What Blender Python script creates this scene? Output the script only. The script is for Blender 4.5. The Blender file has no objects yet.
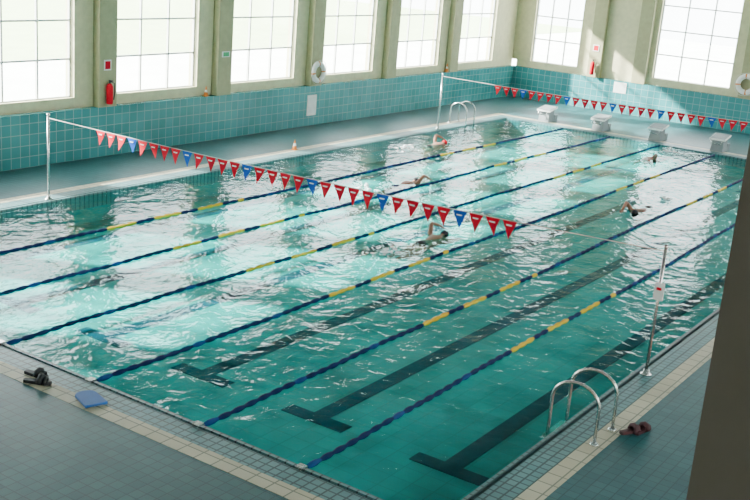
import bpy, math, random
from mathutils import Vector, Matrix
random.seed(7)
S=bpy.context.scene
COL=S.collection

# ---------------- materials ----------------
def newmat(name):
    m=bpy.data.materials.new(name); m.use_nodes=True
    nt=m.node_tree; nt.nodes.clear()
    o=nt.nodes.new('ShaderNodeOutputMaterial')
    return m,nt,o
def pm(name,col,rough=0.6,metal=0.0,var=0.08,scale=6.0,spec=0.5):
    m,nt,o=newmat(name)
    b=nt.nodes.new('ShaderNodeBsdfPrincipled')
    tc=nt.nodes.new('ShaderNodeTexCoord'); n=nt.nodes.new('ShaderNodeTexNoise')
    n.inputs['Scale'].default_value=scale; n.inputs['Detail'].default_value=4
    nt.links.new(tc.outputs['Object'],n.inputs['Vector'])
    r=nt.nodes.new('ShaderNodeValToRGB')
    r.color_ramp.elements[0].position=.3; r.color_ramp.elements[1].position=.7
    r.color_ramp.elements[0].color=(*[max(0,c*(1-var)) for c in col],1)
    r.color_ramp.elements[1].color=(*[min(1,c*(1+var)) for c in col],1)
    nt.links.new(n.outputs['Fac'],r.inputs['Fac'])
    nt.links.new(r.outputs['Color'],b.inputs['Base Color'])
    b.inputs['Roughness'].default_value=rough; b.inputs['Metallic'].default_value=metal
    b.inputs['Specular IOR Level'].default_value=spec
    nt.links.new(b.outputs[0],o.inputs[0])
    return m
def tile(name,c1,c2,mortar,size,axes,rough=0.3,gap=0.06,spec=0.5,bump=0.3,tall=1.0):
    m,nt,o=newmat(name)
    b=nt.nodes.new('ShaderNodeBsdfPrincipled')
    tc=nt.nodes.new('ShaderNodeTexCoord'); sp=nt.nodes.new('ShaderNodeSeparateXYZ'); cb=nt.nodes.new('ShaderNodeCombineXYZ')
    nt.links.new(tc.outputs['Object'],sp.inputs[0])
    nt.links.new(sp.outputs[axes[0]],cb.inputs[0]); nt.links.new(sp.outputs[axes[1]],cb.inputs[1])
    k=nt.nodes.new('ShaderNodeTexBrick'); k.offset=0.0; k.squash=1.0
    k.inputs['Scale'].default_value=1.0/size
    k.inputs['Brick Width'].default_value=1.0; k.inputs['Row Height'].default_value=tall
    k.inputs['Mortar Size'].default_value=gap/2; k.inputs['Mortar Smooth'].default_value=.2
    k.inputs['Bias'].default_value=0
    k.inputs['Color1'].default_value=(*c1,1); k.inputs['Color2'].default_value=(*c2,1); k.inputs['Mortar'].default_value=(*mortar,1)
    nt.links.new(cb.outputs[0],k.inputs['Vector'])
    n=nt.nodes.new('ShaderNodeTexNoise'); n.inputs['Scale'].default_value=.9; n.inputs['Detail'].default_value=5
    nt.links.new(tc.outputs['Object'],n.inputs['Vector'])
    mr=nt.nodes.new('ShaderNodeMapRange'); mr.inputs[1].default_value=.3; mr.inputs[2].default_value=.7; mr.inputs[3].default_value=.82; mr.inputs[4].default_value=1.1
    nt.links.new(n.outputs['Fac'],mr.inputs[0])
    mx=nt.nodes.new('ShaderNodeVectorMath'); mx.operation='SCALE'
    nt.links.new(k.outputs['Color'],mx.inputs[0]); nt.links.new(mr.outputs[0],mx.inputs['Scale'])
    nt.links.new(mx.outputs[0],b.inputs['Base Color'])
    b.inputs['Roughness'].default_value=rough; b.inputs['Specular IOR Level'].default_value=spec
    bp=nt.nodes.new('ShaderNodeBump'); bp.inputs['Strength'].default_value=bump; bp.inputs['Distance'].default_value=.004; bp.invert=True
    nt.links.new(k.outputs['Fac'],bp.inputs['Height']); nt.links.new(bp.outputs[0],b.inputs['Normal'])
    nt.links.new(b.outputs[0],o.inputs[0])
    return m
def water_mat():
    m,nt,o=newmat('pool_water')
    tc=nt.nodes.new('ShaderNodeTexCoord')
    def noise(sc,det,sx,sy,dist=0.):
        mp=nt.nodes.new('ShaderNodeMapping'); mp.inputs['Scale'].default_value=(sx,sy,1)
        nt.links.new(tc.outputs['Object'],mp.inputs[0])
        n=nt.nodes.new('ShaderNodeTexNoise'); n.inputs['Scale'].default_value=sc; n.inputs['Detail'].default_value=det
        n.inputs['Distortion'].default_value=dist
        nt.links.new(mp.outputs[0],n.inputs['Vector']); return n
    a=noise(1.1,2,1,.8,.5); b=noise(4.5,3,1,.9,.5)
    b1=nt.nodes.new('ShaderNodeBump'); b1.inputs['Strength'].default_value=1; b1.inputs['Distance'].default_value=.045
    nt.links.new(a.outputs['Fac'],b1.inputs['Height'])
    b2=nt.nodes.new('ShaderNodeBump'); b2.inputs['Strength'].default_value=1; b2.inputs['Distance'].default_value=.021
    nt.links.new(b.outputs['Fac'],b2.inputs['Height']); nt.links.new(b1.outputs[0],b2.inputs['Normal'])
    # Schlick reflectance, the same from above and below the surface
    lw=nt.nodes.new('ShaderNodeLayerWeight'); lw.inputs['Blend'].default_value=.5
    nt.links.new(b2.outputs[0],lw.inputs['Normal'])
    pw=nt.nodes.new('ShaderNodeMath'); pw.operation='POWER'; pw.inputs[1].default_value=5.5
    nt.links.new(lw.outputs['Facing'],pw.inputs[0])
    fr=nt.nodes.new('ShaderNodeMath'); fr.operation='MULTIPLY_ADD'; fr.inputs[1].default_value=.65; fr.inputs[2].default_value=.012; fr.use_clamp=True
    nt.links.new(pw.outputs[0],fr.inputs[0])
    gl=nt.nodes.new('ShaderNodeBsdfGlossy'); gl.inputs['Roughness'].default_value=.02; gl.inputs[0].default_value=(.95,1,1,1)
    nt.links.new(b2.outputs[0],gl.inputs['Normal'])
    v=nt.nodes.new('ShaderNodeTexVoronoi'); v.feature='SMOOTH_F1'; v.inputs['Scale'].default_value=1.7; v.inputs['Smoothness'].default_value=.6  # cell pattern paints caustic light and paler ripples into the water tint
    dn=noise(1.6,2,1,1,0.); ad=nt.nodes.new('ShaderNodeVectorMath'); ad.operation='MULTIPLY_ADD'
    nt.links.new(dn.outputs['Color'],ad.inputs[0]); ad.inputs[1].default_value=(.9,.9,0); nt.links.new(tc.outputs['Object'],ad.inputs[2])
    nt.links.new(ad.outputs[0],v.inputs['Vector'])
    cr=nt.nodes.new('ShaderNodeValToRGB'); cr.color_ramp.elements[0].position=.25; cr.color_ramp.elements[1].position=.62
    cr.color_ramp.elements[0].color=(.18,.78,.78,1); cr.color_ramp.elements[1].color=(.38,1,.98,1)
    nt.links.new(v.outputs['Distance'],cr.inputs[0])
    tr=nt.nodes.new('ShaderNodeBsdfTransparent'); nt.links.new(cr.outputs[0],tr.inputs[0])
    mx=nt.nodes.new('ShaderNodeMixShader')
    nt.links.new(fr.outputs[0],mx.inputs[0]); nt.links.new(tr.outputs[0],mx.inputs[1]); nt.links.new(gl.outputs[0],mx.inputs[2])
    nt.links.new(mx.outputs[0],o.inputs[0])
    return m
def glass_mat():
    m,nt,o=newmat('window_glass')
    tr=nt.nodes.new('ShaderNodeBsdfTransparent'); tr.inputs[0].default_value=(.95,.97,.96,1)
    gl=nt.nodes.new('ShaderNodeBsdfGlossy'); gl.inputs['Roughness'].default_value=.05
    mx=nt.nodes.new('ShaderNodeMixShader'); mx.inputs[0].default_value=.05
    nt.links.new(tr.outputs[0],mx.inputs[1]); nt.links.new(gl.outputs[0],mx.inputs[2]); nt.links.new(mx.outputs[0],o.inputs[0])
    return m

TEAL1=(.032,.23,.25); TEAL2=(.05,.28,.30)
M=dict(
 cream=pm('cream_paint',(.60,.57,.36),.7), creamdk=pm('pilaster_paint',(.36,.35,.20),.7),
 ceil=pm('ceiling_paint',(.20,.22,.22),.8), tile_l=tile('wall_tile_side',TEAL1,TEAL2,(.20,.40,.40),.25,(1,2),.25,.07),
 tile_f=tile('wall_tile_end',TEAL1,TEAL2,(.20,.40,.40),.25,(0,2),.25,.07),
 deck=tile('deck_tile',(.018,.088,.10),(.028,.112,.122),(.010,.05,.056),.14,(0,1),.4,.10,spec=.35),
 gut=tile('gutter_tile',(.07,.19,.20),(.10,.23,.24),(.02,.05,.06),.12,(0,1),.4,.2),
 pave=tile('beige_paver',(.46,.41,.29),(.53,.48,.35),(.18,.18,.14),.25,(0,1),.5,.08),
 pfloor=tile('pool_floor_tile',(.0,.265,.255),(.0,.305,.29),(.0,.215,.21),.3,(0,1),.6,.05,spec=.15),
 pwall=pm('pool_wall_tile',(.0,.27,.26),.5),
 navy=pm('lane_mark_tile',(.0,.055,.085),.8,spec=.1),
 frame=pm('window_frame_paint',(.66,.68,.66),.5), steel=pm('stainless_steel',(.62,.63,.62),.25,.9),
 fblue=pm('float_navy',(.004,.022,.085),.7,spec=.15), fyel=pm('float_yellow',(.66,.50,.03),.6,spec=.2), fwhite=pm('float_white',(.7,.75,.75),.4), fcyan=pm('float_blue',(.006,.055,.20),.7,spec=.15),
 red=pm('flag_red',(.66,.006,.025),.7,spec=.1), blue=pm('flag_blue',(.01,.09,.46),.7,spec=.1), white=pm('white_plastic',(.8,.8,.78),.5),
 rope=pm('cord',(.6,.6,.55),.7), black=pm('black_rubber',(.012,.014,.018),.6), orange=pm('orange_plastic',(.75,.24,.04),.5),
 skin=pm('skin',(.28,.13,.08),.5), foam=pm('foam',(.85,.92,.93),.6), dark=pm('dark_frame_paint',(.065,.056,.046),.7),
 kb=pm('kickboard_foam',(.01,.11,.38),.6), green=pm('sign_green',(.02,.35,.12),.5), grate=pm('grate',(.012,.04,.045),.6),
 ground=pm('outside_paving',(.80,.81,.77),.9,scale=.5), grass=pm('grass',(.42,.54,.28),.9,scale=1.), grey=pm('grey_paint',(.20,.23,.24),.6),
 bag=pm('sandal_rubber',(.06,.015,.02),.6),
)
M['water']=water_mat(); M['glass']=glass_mat()

# ---------------- mesh builder ----------------
class MB:
    def __init__(s): s.v=[];s.f=[];s.m=[];s.sm=[]
    def box(s,x0,x1,y0,y1,z0,z1,mi=0):
        b=len(s.v)
        s.v+=[(x0,y0,z0),(x1,y0,z0),(x1,y1,z0),(x0,y1,z0),(x0,y0,z1),(x1,y0,z1),(x1,y1,z1),(x0,y1,z1)]
        for q in ((0,3,2,1),(4,5,6,7),(0,1,5,4),(1,2,6,5),(2,3,7,6),(3,0,4,7)):
            s.f.append(tuple(b+i for i in q)); s.m.append(mi); s.sm.append(False)
    def hexa(s,p,mi=0):
        b=len(s.v); s.v+=p
        for q in ((0,3,2,1),(4,5,6,7),(0,1,5,4),(1,2,6,5),(2,3,7,6),(3,0,4,7)):
            s.f.append(tuple(b+i for i in q)); s.m.append(mi); s.sm.append(False)
    def tube(s,path,rad,mi=0,seg=10,mis=None):
        P=[Vector(p) for p in path]; n=len(P)
        if not hasattr(rad,'__len__'): rad=[rad]*n
        b=len(s.v); prev=None
        for i,p in enumerate(P):
            t=(P[min(i+1,n-1)]-P[max(i-1,0)])
            if t.length<1e-9: t=Vector((0,0,1))
            t.normalize()
            if prev is None:
                a=Vector((0,0,1)) if abs(t.z)<.9 else Vector((1,0,0))
                e1=t.cross(a).normalized()
            else:
                e1=(prev-t*prev.dot(t)).normalized()
            prev=e1; e2=t.cross(e1)
            for k in range(seg):
                an=2*math.pi*k/seg
                s.v.append(tuple(p+e1*math.cos(an)*rad[i]+e2*math.sin(an)*rad[i]))
        for i in range(n-1):
            for k in range(seg):
                s.f.append((b+i*seg+k,b+i*seg+(k+1)%seg,b+(i+1)*seg+(k+1)%seg,b+(i+1)*seg+k)); s.m.append(mis[i] if mis else mi); s.sm.append(True)
        s.f.append(tuple(b+k for k in range(seg))[::-1]); s.m.append(mi); s.sm.append(False)
        s.f.append(tuple(b+(n-1)*seg+k for k in range(seg))); s.m.append(mi); s.sm.append(False)
    def blob(s,c,r,mi=0,nu=8,nv=6):
        b=len(s.v)
        for j in range(nv+1):
            th=math.pi*j/nv
            for i in range(nu):
                ph=2*math.pi*i/nu
                s.v.append((c[0]+r[0]*math.sin(th)*math.cos(ph),c[1]+r[1]*math.sin(th)*math.sin(ph),c[2]+r[2]*math.cos(th)))
        for j in range(nv):
            for i in range(nu):
                s.f.append((b+j*nu+i,b+(j+1)*nu+i,b+(j+1)*nu+(i+1)%nu,b+j*nu+(i+1)%nu)); s.m.append(mi); s.sm.append(True)
    def poly(s,pts,mi=0):
        b=len(s.v); s.v+=pts; s.f.append(tuple(range(b,b+len(pts)))); s.m.append(mi); s.sm.append(False)
    def build(s,name,mats,parent=None,loc=None,rotz=0,bevel=0):
        me=bpy.data.meshes.new(name); me.from_pydata(s.v,[],s.f)
        for m in mats: me.materials.append(m)
        for i,p in enumerate(me.polygons): p.material_index=s.m[i]; p.use_smooth=s.sm[i]
        me.update(); ob=bpy.data.objects.new(name,me); COL.objects.link(ob)
        if loc: ob.location=loc
        ob.rotation_euler[2]=rotz
        if parent: ob.parent=parent
        if bevel:
            bv=ob.modifiers.new('bevel','BEVEL'); bv.width=bevel; bv.segments=2
        return ob
def box(name,x0,x1,y0,y1,z0,z1,mat):
    b=MB(); b.box(x0,x1,y0,y1,z0,z1); return b.build(name,[mat])

# ---------------- room dims ----------------
XL,XR,YN,YF=-2.2,10.15,0.0,25.0      # pool
WX,WY=-4.9,30.5                      # inner tile faces
RX,BY,H=18.0,-13.0,6.6
FZ=-0.62; WZ=-0.04
SILL,TOP=1.45,5.0
def ring(name,o,i,z0,z1,mat):
    b=MB(); (ox0,ox1,oy0,oy1),(ix0,ix1,iy0,iy1)=o,i
    b.box(ox0,ox1,oy0,iy0,z0,z1); b.box(ox0,ox1,iy1,oy1,z0,z1); b.box(ox0,ix0,iy0,iy1,z0,z1); b.box(ix1,ox1,iy0,iy1,z0,z1)
    return b.build(name,[mat])
def ex(d): return (XL-d,XR+d,YN-d,YF+d)
ring('floor',(WX-.3,RX+.3,BY-.3,WY+.3),ex(.66),-.3,0,M['deck'])
ring('trim_1',ex(.66),ex(.42),-.3,.004,M['pave'])
ring('trim_2',ex(.42),ex(.10),-.3,.0,M['gut'])
ring('trim_3',ex(.10),ex(.05),-.3,-.02,M['grate'])
ring('trim_4',ex(.05),ex(0),-.3,.0,M['gut'])
# pool shell
b=MB(); b.box(XL-.2,XR+.2,YN-.2,YF+.2,FZ-.2,FZ,0)
b.box(XL-.2,XL,YN-.2,YF+.2,FZ,-.3,1);b.box(XR,XR+.2,YN-.2,YF+.2,FZ,-.3,1);b.box(XL,XR,YN-.2,YN,FZ,-.3,1);b.box(XL,XR,YF,YF+.2,FZ,-.3,1)
for cx in (-1.15,.9,2.97,5.03,7.08,9.13):
    b.box(cx-.13,cx+.13,2.0,23.,FZ,FZ+.006,2)
    for yy in (2.0,22.75): b.box(cx-.5,cx+.5,yy,yy+.25,FZ,FZ+.008,2)
b.build('swimming_pool',[M['pfloor'],M['pwall'],M['navy']])
b=MB(); b.poly([(XL,YN,WZ),(XR,YN,WZ),(XR,YF,WZ),(XL,YF,WZ)]); b.build('pool_water',[M['water']])

# ---------------- walls ----------------
wins=[9.7+4.11*k for k in range(-5,5)]
wy=[(a,a+2.85) for a in wins]
b=MB()
b.box(WX-.5,WX,BY,WY+.2,0,1.2,1)
b.box(WX-.5,WX-.2,BY,WY+.2,1.2,SILL,0); b.box(WX-.5,WX-.2,BY,WY+.2,TOP,H,0)
prev=BY
for a,c in wy:
    b.box(WX-.5,WX-.2,prev,a,SILL,TOP,0); prev=c
    b.box(WX-.2,WX+.02,a-.7,a-.15,1.2,H,2)
b.box(WX-.5,WX-.2,prev,WY+.2,SILL,TOP,0)
b.build('wall_left',[M['cream'],M['tile_l'],M['creamdk']])
nwin=0
def window(axis,pos,a,c,z0,z1,cols=3,rows=4):
    global nwin; nwin+=1
    b=MB(); t=.022
    def bx(u0,u1,w0,w1,d=.04,mi=0):
        if axis=='x': b.box(pos-d,pos+d,u0,u1,w0,w1,mi)
        else: b.box(u0,u1,pos-d,pos+d,w0,w1,mi)
    for k in range(cols+1):
        u=a+(c-a)*k/cols; w=.045 if k in(0,cols) else t; bx(max(a,u-w),min(c,u+w),z0,z1,.03)
    for k in range(rows+1):
        z=z0+(z1-z0)*k/rows; bx(a,c,max(z0,z-t),min(z1,z+t),.025)
    bx(a,c,z0,z1,.004,1)
    b.build('window_%d'%nwin,[M['frame'],M['glass']])
for a,c in wy: window('x',WX-.35,a,c,SILL,TOP)
# far wall
fw=[(-4.3,-2.3),(.75,3.65),(5.0,7.9),(9.2,12.1),(13.4,16.3)]
b=MB()
b.box(WX,RX,WY,WY+.5,0,1.2,1); b.box(WX,RX,WY+.2,WY+.5,1.2,SILL,0); b.box(WX-.3,RX,WY+.2,WY+.5,TOP,H,0)
prev=WX-.3
for a,c in fw:
    b.box(prev,a,WY+.2,WY+.5,SILL,TOP,0); prev=c
b.box(prev,RX,WY+.2,WY+.5,SILL,TOP,0)
for x in (-1.75,.05,4.05,8.3): b.box(x,x+.5,WY-.02,WY+.2,1.2,H,2)
b.build('wall_far',[M['cream'],M['tile_f'],M['creamdk']])
for a,c in fw: window('y',WY+.35,a,c,SILL,TOP)
# unseen right wall, its high windows added for soft fill light, back wall, ceiling
rw=[(-12.+4.15*k,-12+4.15*k+3.3) for k in range(10)]
b=MB(); b.box(RX,RX+.3,BY,WY+.5,0,3.0); b.box(RX,RX+.3,BY,WY+.5,TOP,H)
prev=BY
for a,c in rw: b.box(RX,RX+.3,prev,a,3.0,TOP); prev=c
b.box(RX,RX+.3,prev,WY+.5,3.0,TOP)
b.build('wall_right',[M['cream']])
for a,c in rw: window('x',RX+.15,a,c,3.0,TOP,3,2)
box('wall_back',WX-.5,RX+.3,BY-.3,BY,0,H,M['cream'])
box('ceiling',WX-.5,RX+.3,BY-.3,WY+.5,H,H+.2,M['ceil'])
# outside
box('ground_outside',-60,WX-.5,-60,80,-.5,-.3,M['ground'])
box('lawn',-60,-22,-60,80,-.3,-.28,M['grass'])
box('ground_outside',WX-.5,60,WY+.5,80,-.5,-.3,M['ground'])

# ---------------- lane ropes ----------------
ropes=[0.0,1.69,3.40,5.17,6.98,8.50]
for X in ropes:
    b=MB(); path=[];rad=[];mis=[]
    n=310; ph=random.random()*6
    for i in range(n):
        y=.05+24.9*i/(n-1)
        x=X+.035*math.sin(y*.55+ph)*math.sin(math.pi*y/25)
        r0=.036 if i%3 else .02
        path.append((x,y,WZ+.012+.006*math.sin(y*3+ph))); rad.append(r0)
        g=(i//3)
        if y<4.6 or y>20.2: mi=0 if g%7 else 3
        elif y<8.6 or y>16.8: mi=1 if g%5<3 else 0
        else: mi=0 if g%4<3 else 3
        mis.append(mi)
    b.tube(path,rad,0,8,mis)
    b.tube([(X,-.06,.0),(X,.12,WZ)],.012,0,6)
    b.box(X-.05,X+.05,-.1,-.0,-.01,.03,4)
    b.build('lane_rope',[M['fblue'],M['fyel'],M['fwhite'],M['fcyan'],M['steel']])

# ---------------- flag lines ----------------
def flagline(Y,x0,x1,h0,h1,sag,fa,fb,n):
    root=bpy.data.objects.new('backstroke_flag_line',None); COL.objects.link(root)
    z=lambda x:(h0+(h1-h0)*(x-x0)/(x1-x0))-sag*4*((x-x0)/(x1-x0))*(1-(x-x0)/(x1-x0))
    for nm,x,h in (('post_1',x0,h0),('post_2',x1,h1)):
        b=MB(); b.tube([(x,Y,0),(x,Y,h+.05)],.024,0,10); b.tube([(x,Y,0),(x,Y,.02),(x,Y,.03),(x,Y,.08)],[.08,.08,.045,.04],0,14); b.blob((x,Y,h+.06),(.035,.035,.035),0)
        b.build(nm,[M['steel']],root)
    b=MB(); b.tube([(x0+(x1-x0)*i/40,Y,z(x0+(x1-x0)*i/40)) for i in range(41)],.007,0,5); b.build('cord',[M['rope']],root)
    b=MB(); st=(fb-fa)/n
    for i in range(n):
        x=fa+st*(i+.5); w=st*.44; zz=z(x); lean=random.uniform(-.04,.04); dy=random.uniform(-.05,.05)
        mi=1 if i%5==3 else 0
        zl,zr=z(x-w),z(x+w)
        b.poly([(x-w,Y,zl),(x-w*.55,Y+dy*.3,zz-.12),(x+lean,Y+dy,zz-.29),(x+w*.55,Y+dy*.4+.01,zz-.12),(x+w,Y,zr)],mi)
        e=.012
        b.poly([(x-w*.4,Y-e,zz-.06),(x-w*.35,Y-e,zz-.08),(x+w*.35,Y-e,zz-.08),(x+w*.4,Y-e,zz-.06)],2)
    b.build('pennants',[M['red'],M['blue'],M['white']],root)
    return root
f1=flagline(5.42,-2.32,10.32,1.66,1.80,.07,-.95,8.1,32)
flagline(20.6,-2.32,10.32,1.66,1.80,.08,-.5,8.6,32)
b=MB(); b.box(10.27,10.40,5.36,5.39,1.12,1.36,0); b.box(10.30,10.37,5.355,5.36,1.26,1.30,1); b.build('notice_sheet',[M['white'],M['red']])

# ---------------- starting blocks ----------------
for cx in (-1.0,1.0,3.0,5.05,7.1,9.15):
    b=MB()
    b.hexa([(-.2,0,0),(.2,0,0),(.2,.5,0),(-.2,.5,0),(-.17,.08,.36),(.17,.08,.36),(.17,.44,.44),(-.17,.44,.44)],0)
    b.hexa([(-.25,-.05,.36),(.25,-.05,.36),(.25,.55,.46),(-.25,.55,.46),(-.25,-.05,.41),(.25,-.05,.41),(.25,.55,.51),(-.25,.55,.51)],1)
    b.hexa([(-.23,-.03,.414),(.23,-.03,.414),(.23,.53,.514),(-.23,.53,.514),(-.23,-.03,.42),(.23,-.03,.42),(.23,.53,.52),(-.23,.53,.52)],2)
    b.box(-.2,.2,.5,.72,0,.22,0)
    b.tube([(-.16,-.0,.35),(-.16,-.12,.33),(-.16,-.12,.26),(.16,-.12,.26),(.16,-.12,.33),(.16,0,.35)],.015,3,8)
    b.build('starting_block',[M['grey'],M['white'],M['grey'],M['steel']],loc=(cx,25.45,0))

# ---------------- ladders ----------------
def ladder(name,X,Y,s,dy=.55):
    b=MB()
    for y in (-dy/2,dy/2):
        pth=[(s*.55,y,0),(s*.55,y,.40)]
        for k in range(0,13):
            a=math.pi*k/12; pth.append((s*(.25+.30*math.cos(a)),y,.45+.25*math.sin(a)))
        pth+=[(s*-.05,y,.2),(s*-.05,y,-.55)]
        b.tube(pth,.021,0,10); b.tube([(s*.55,y,.0),(s*.55,y,.02),(s*.55,y,.03)],[.055,.055,.03],0,12)
    for z in (-.1,-.32,-.53): b.box(min(s*-.12,s*.0),max(s*-.12,s*.0),-dy/2,dy/2,z-.015,z+.015,0)
    b.build(name,[M['steel']],loc=(X,Y,0))
ladder('pool_ladder',XR-.02,3.05,1)
ladder('pool_ladder',XL+.02,22.3,-1)

# ---------------- small objects ----------------
def sandals(items,mat,K=1.0):
    b=MB()
    for (sx,sy,sr) in items:
        c_,s_=math.cos(sr),math.sin(sr)
        T=lambda u,v,z:(sx+(u*c_-v*s_)*K,sy+(u*s_+v*c_)*K,z*K)
        n=len(b.v); out=[(-.13,.03),(-.14,0),(-.13,-.03),(0,-.035),(.09,-.05),(.14,-.02),(.14,.02),(.09,.05),(0,.035)]
        for z in (.005,.035): b.v+=[T(p[0],p[1],z) for p in out]
        k=len(out); b.f+=[tuple(n+i for i in range(k))[::-1],tuple(n+k+i for i in range(k))]+[(n+i,n+(i+1)%k,n+k+(i+1)%k,n+k+i) for i in range(k)]; b.m+=[0]*(k+2); b.sm+=[False]*(k+2)
        b.tube([T(.03,-.05,.02),T(.04,-.035,.07),T(.04,0,.085),T(.04,.035,.07),T(.03,.05,.02)],.026*K,0,8)
        b.tube([T(.08,-.045,.02),T(.085,-.03,.055),T(.085,0,.065),T(.085,.03,.055),T(.08,.045,.02)],.02*K,0,8)
    return b.build('sandals',[mat])
sandals(((10.88,3.42,1.1),(10.98,3.55,1.4)),M['bag'],1.15)
sandals(((4.60,-.42,.15),(4.78,-.55,.5)),M['black'],1.25)
b=MB(); pts=[]
for i in range(13):
    a=math.pi*i/12; pts.append((.13*math.cos(a),.12+.1*math.sin(a)))
pts+=[(-.14,-.2),(.14,-.2)]
n=len(pts); b.v=[(p[0],p[1],.0) for p in pts]+[(p[0],p[1],.035) for p in pts]
b.f=[tuple(range(n))[::-1],tuple(range(n,2*n))]+[(i,(i+1)%n,n+(i+1)%n,n+i) for i in range(n)]; b.m=[0]*(n+2); b.sm=[False]*(n+2)
b.build('kickboard',[M['kb']],loc=(5.6,-.44,.006),rotz=1.25,bevel=.008)
def cone(x,y,z,h,mat):
    b=MB(); b.box(-h*.25,h*.25,-h*.25,h*.25,0,h*.06,0); b.tube([(0,0,h*.05),(0,0,h*.4),(0,0,h*.4),(0,0,h*.65),(0,0,h*.65),(0,0,h)],[h*.22,h*.165,h*.165,h*.11,h*.11,h*.03],0,16,[0,0,1,1,0]); b.build('traffic_cone',[mat,M['white']],loc=(x,y,z))
cone(-2.75,13.9,0,.28,M['orange']); cone(WX-.09,12.8,1.2,.26,M['orange']); cone(WX-.09,25.4,1.2,.3,M['orange']); cone(WX-.09,25.8,1.2,.3,M['orange'])
def extinguisher(x,y,z):
    b=MB(); b.tube([(0,0,0),(0,0,.02),(0,0,.42),(0,0,.48),(0,0,.5)],[.06,.08,.08,.05,.025],0,14); b.tube([(0,0,.5),(0,0,.56)],.02,1,8); b.box(-.02,.1,-.02,.02,.55,.575,1)
    b.tube([(0,.03,.53),(.02,.12,.5),(.03,.13,.3),(.02,.11,.1)],.013,1,6); b.box(-.02,.02,-.02,.02,.2,.25,1)
    b.build('fire_extinguisher',[M['red'],M['black']],loc=(x,y,z))
extinguisher(WX+.11,9.25,1.28); extinguisher(-1.5,WY-.17,1.3)
def sign(axis,x,y,z,w,h,mat,name='safety_sign'):
    b=MB()
    if axis=='x':
        b.box(0,.015,-w/2,w/2,-h/2,h/2,0); b.box(.015,.018,-w/2*.75,w/2*.75,-h/2*.75,h/2*.75,1)
    else:
        b.box(-w/2,w/2,-.015,0,-h/2,h/2,0); b.box(-w/2*.75,w/2*.75,-.018,-.015,-h/2*.75,h/2*.75,1)
    b.build(name,[M['white'],mat],loc=(x,y,z))
sign('x',WX+.022,9.25,2.2,.22,.25,M['red']); sign('x',WX+.022,13.4,2.3,.3,.15,M['green']); sign('y',-1.5,WY-.022,2.3,.25,.25,M['red'])
sign('x',WX+.002,17.35,.62,.45,.62,M['fwhite'],'notice_board'); sign('y',-.35,WY-.002,.95,.5,.4,M['fwhite'],'notice_board')
def lifebuoy(x,y,z,rotz,R):
    b=MB(); nu,nv=36,12; r=R*.24; Rm=R-r
    for i in range(nu):
        a=2*math.pi*i/nu
        for j in range(nv):
            c=2*math.pi*j/nv
            rr=Rm+r*math.cos(c); b.v.append((r*.8*math.sin(c),rr*math.cos(a),rr*math.sin(a)))
    for i in range(nu):
        for j in range(nv):
            b.f.append((i*nv+j,((i+1)%nu)*nv+j,((i+1)%nu)*nv+(j+1)%nv,i*nv+(j+1)%nv)); b.m.append(1 if i%9<1 else 0); b.sm.append(True)
    for k in range(4):
        a0=math.pi/2*k+.17; pts=[(0.02,(R+.015+.04*math.sin(math.pi*t/6))*math.cos(a0+t/6*math.pi/2),(R+.015+.04*math.sin(math.pi*t/6))*math.sin(a0+t/6*math.pi/2)) for t in range(7)]
        b.tube(pts,.009,2,6)
    b.tube([(-.08,0,Rm*.8),(.08,0,Rm*.8),(.08,0,Rm*.95)],.012,2,8)
    b.build('lifebuoy',[M['white'],M['orange'],M['rope']],loc=(x,y,z),rotz=rotz)
lifebuoy(WX+.12,17.45,1.62,0,.33); lifebuoy(4.3,WY-.12,1.72,-math.pi/2,.37)

# gallery pillar beside the camera
box('gallery_pillar',14.225,14.75,-6.5,-6.1,0,H,M['dark'])

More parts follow.
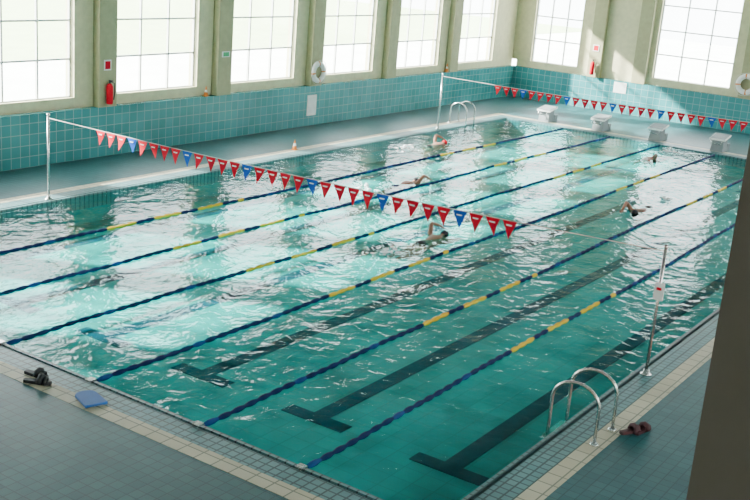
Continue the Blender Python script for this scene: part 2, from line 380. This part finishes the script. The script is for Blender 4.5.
# ---------------- swimmers ----------------
def swimmer(x,y,rot,capmat,suit,arm='L',roll=0.):
    root=bpy.data.objects.new('swimmer',None); COL.objects.link(root); root.location=(x,y,WZ-.075); root.rotation_euler=(0,roll,rot)
    V=[((0,-.38,-.03),(.15,.10)),((0,-.16,-.02),(.13,.10)),((0,.08,-.0),(.17,.115)),((0,.24,.02),(.11,.08)),((0,.34,.03),(.055,.055)),((0,.44,.03),(.07,.08))]
    E=[(0,1),(1,2),(2,3),(3,4),(4,5)]
    def chain(start,pts):
        p=start
        for q in pts:
            V.append(q); E.append((p,len(V)-1)); p=len(V)-1
    up=[((1,.24,.04),(.065,.065)),((1.5,.42,.26),(.045,.045)),((1.25,.70,.17),(.03,.03)),((1.2,.78,.12),(.036,.018))]
    dn=[((1,.24,.0),(.065,.065)),((1.15,.52,-.02),(.045,.045)),((1.1,.78,-.03),(.03,.03)),((1.1,.86,-.04),(.036,.018))]
    for sd in (1,-1):
        a=up if ((arm=='L')==(sd<0)) else dn
        chain(3,[((sd*.18*p[0],p[1],p[2]),r) for p,r in a])
        chain(0,[((sd*.09,-.50,-.04),(.085,.085)),((sd*.11,-.86,-.07),(.055,.055)),((sd*.09,-1.24,-.05),(.035,.035)),((sd*.09,-1.40,-.07),(.035,.02))])
    me=bpy.data.meshes.new('body'); me.from_pydata([v[0] for v in V],E,[]); ob=bpy.data.objects.new('body',me); COL.objects.link(ob); ob.parent=root
    me.materials.append(M['skin'])
    sk=ob.modifiers.new('skin','SKIN')
    for i,v in enumerate(V): me.skin_vertices[0].data[i].radius=v[1]
    me.skin_vertices[0].data[0].use_root=True
    sb=ob.modifiers.new('sub','SUBSURF'); sb.levels=2; sb.render_levels=2
    for sd in (1,-1):
        a=up if ((arm=='L')==(sd<0)) else dn
        w=a[3][0]; b=MB()
        for k,(off,l) in enumerate(((-.03,.07),(-.01,.085),(.01,.08),(.03,.06))):
            bx=sd*.18*w[0]+off
            b.tube([(bx,w[1]+.0,w[2]),(bx*1.01,w[1]+l*.6,w[2]-.008),(bx*1.01,w[1]+l,w[2]-.03)],[.010,.009,.006],0,6)
        bx=sd*.18*w[0]-sd*.035
        b.tube([(bx,w[1]-.03,w[2]),(bx-sd*.03,w[1]+.01,w[2]-.005),(bx-sd*.035,w[1]+.035,w[2]-.01)],[.011,.010,.007],0,6)
        b.build('hand_fingers',[M['skin']],root)
    b=MB(); b.blob((0,.50,.04),(.078,.105,.095),0,14,10); b.blob((0,.545,-.05),(.018,.02,.022),0,8,6)
    for sd in(1,-1): b.blob((sd*.078,.49,.02),(.012,.02,.028),0,8,6); b.blob((sd*.03,.56,-.03),(.022,.018,.014),1,8,6)
    b.build('head',[M['skin'],M['black']],root)
    b=MB(); b.blob((0,.515,.055),(.085,.108,.095),0,16,12); b.build('swim_cap',[capmat],root)
    b=MB(); b.tube([(0,-.52,-.035),(0,-.42,-.03),(0,-.3,-.025)],[.13,.158,.145],0,14)
    o=b.build('swimsuit',[suit],root); o.scale=(1,1,.78)
    return root
def splash(x,y,lx,ly,n=60,h=.1):
    b=MB()
    for i in range(n):
        u,v=random.gauss(0,.4),random.gauss(0,.4); k=math.exp(-(u*u+v*v)*2)
        r=random.uniform(.010,.032)
        z=WZ+abs(random.gauss(0,h))*k
        b.blob((u*lx,v*ly,z),(r*random.uniform(1,2.2),r*random.uniform(1,2.2),r*.6),0,6,4)
    b.build('water_splash',[M['foam']],loc=(x,y,0))
swimmer(-1.05,18.4,0,M['red'],M['black'],'L'); splash(-1.1,16.9,.3,.35,40)
swimmer(1.3,13.1,0,M['black'],M['fblue'],'R'); splash(1.2,11.55,.35,.4,60)
swimmer(4.4,9.3,.0,M['black'],M['black'],'L'); splash(4.4,7.8,.25,.3,25,.06)
swimmer(6.4,15.6,math.pi,M['black'],M['black'],'R'); splash(6.4,17.1,.25,.3,20,.05)
swimmer(4.0,22.6,math.pi,M['white'],M['fblue'],'L'); splash(4.0,24.1,.3,.3,40)

# ---------------- light ----------------
w=bpy.data.worlds.new('sky'); S.world=w; w.use_nodes=True
bg=w.node_tree.nodes['Background']; bg.inputs[0].default_value=(.92,.97,1,1); bg.inputs[1].default_value=15.5
sl=bpy.data.lights.new('sun','SUN'); sl.energy=56; sl.angle=.03; sl.color=(1,.97,.90)
so=bpy.data.objects.new('sun',sl); COL.objects.link(so)
d=Vector((1,.55,-.60)); so.rotation_euler=d.to_track_quat('-Z','Y').to_euler(); so.location=(-20,0,20)

# ---------------- camera ----------------
r=Vector((.8215,.5649,.0785)); u=Vector((-.2186,.1848,.9583)); f=Vector((-.5267,.8043,-.2753))
f.normalize(); r=(r-f*r.dot(f)).normalized(); u=r.cross(f)
cd=bpy.data.cameras.new('camera'); cd.sensor_width=36; cd.lens=36*1072/750; cd.clip_end=300
co=bpy.data.objects.new('camera',cd); COL.objects.link(co)
co.matrix_world=Matrix(((r.x,u.x,-f.x,14.7295),(r.y,u.y,-f.y,-8.4663),(r.z,u.z,-f.z,5.5025),(0,0,0,1)))
S.camera=co
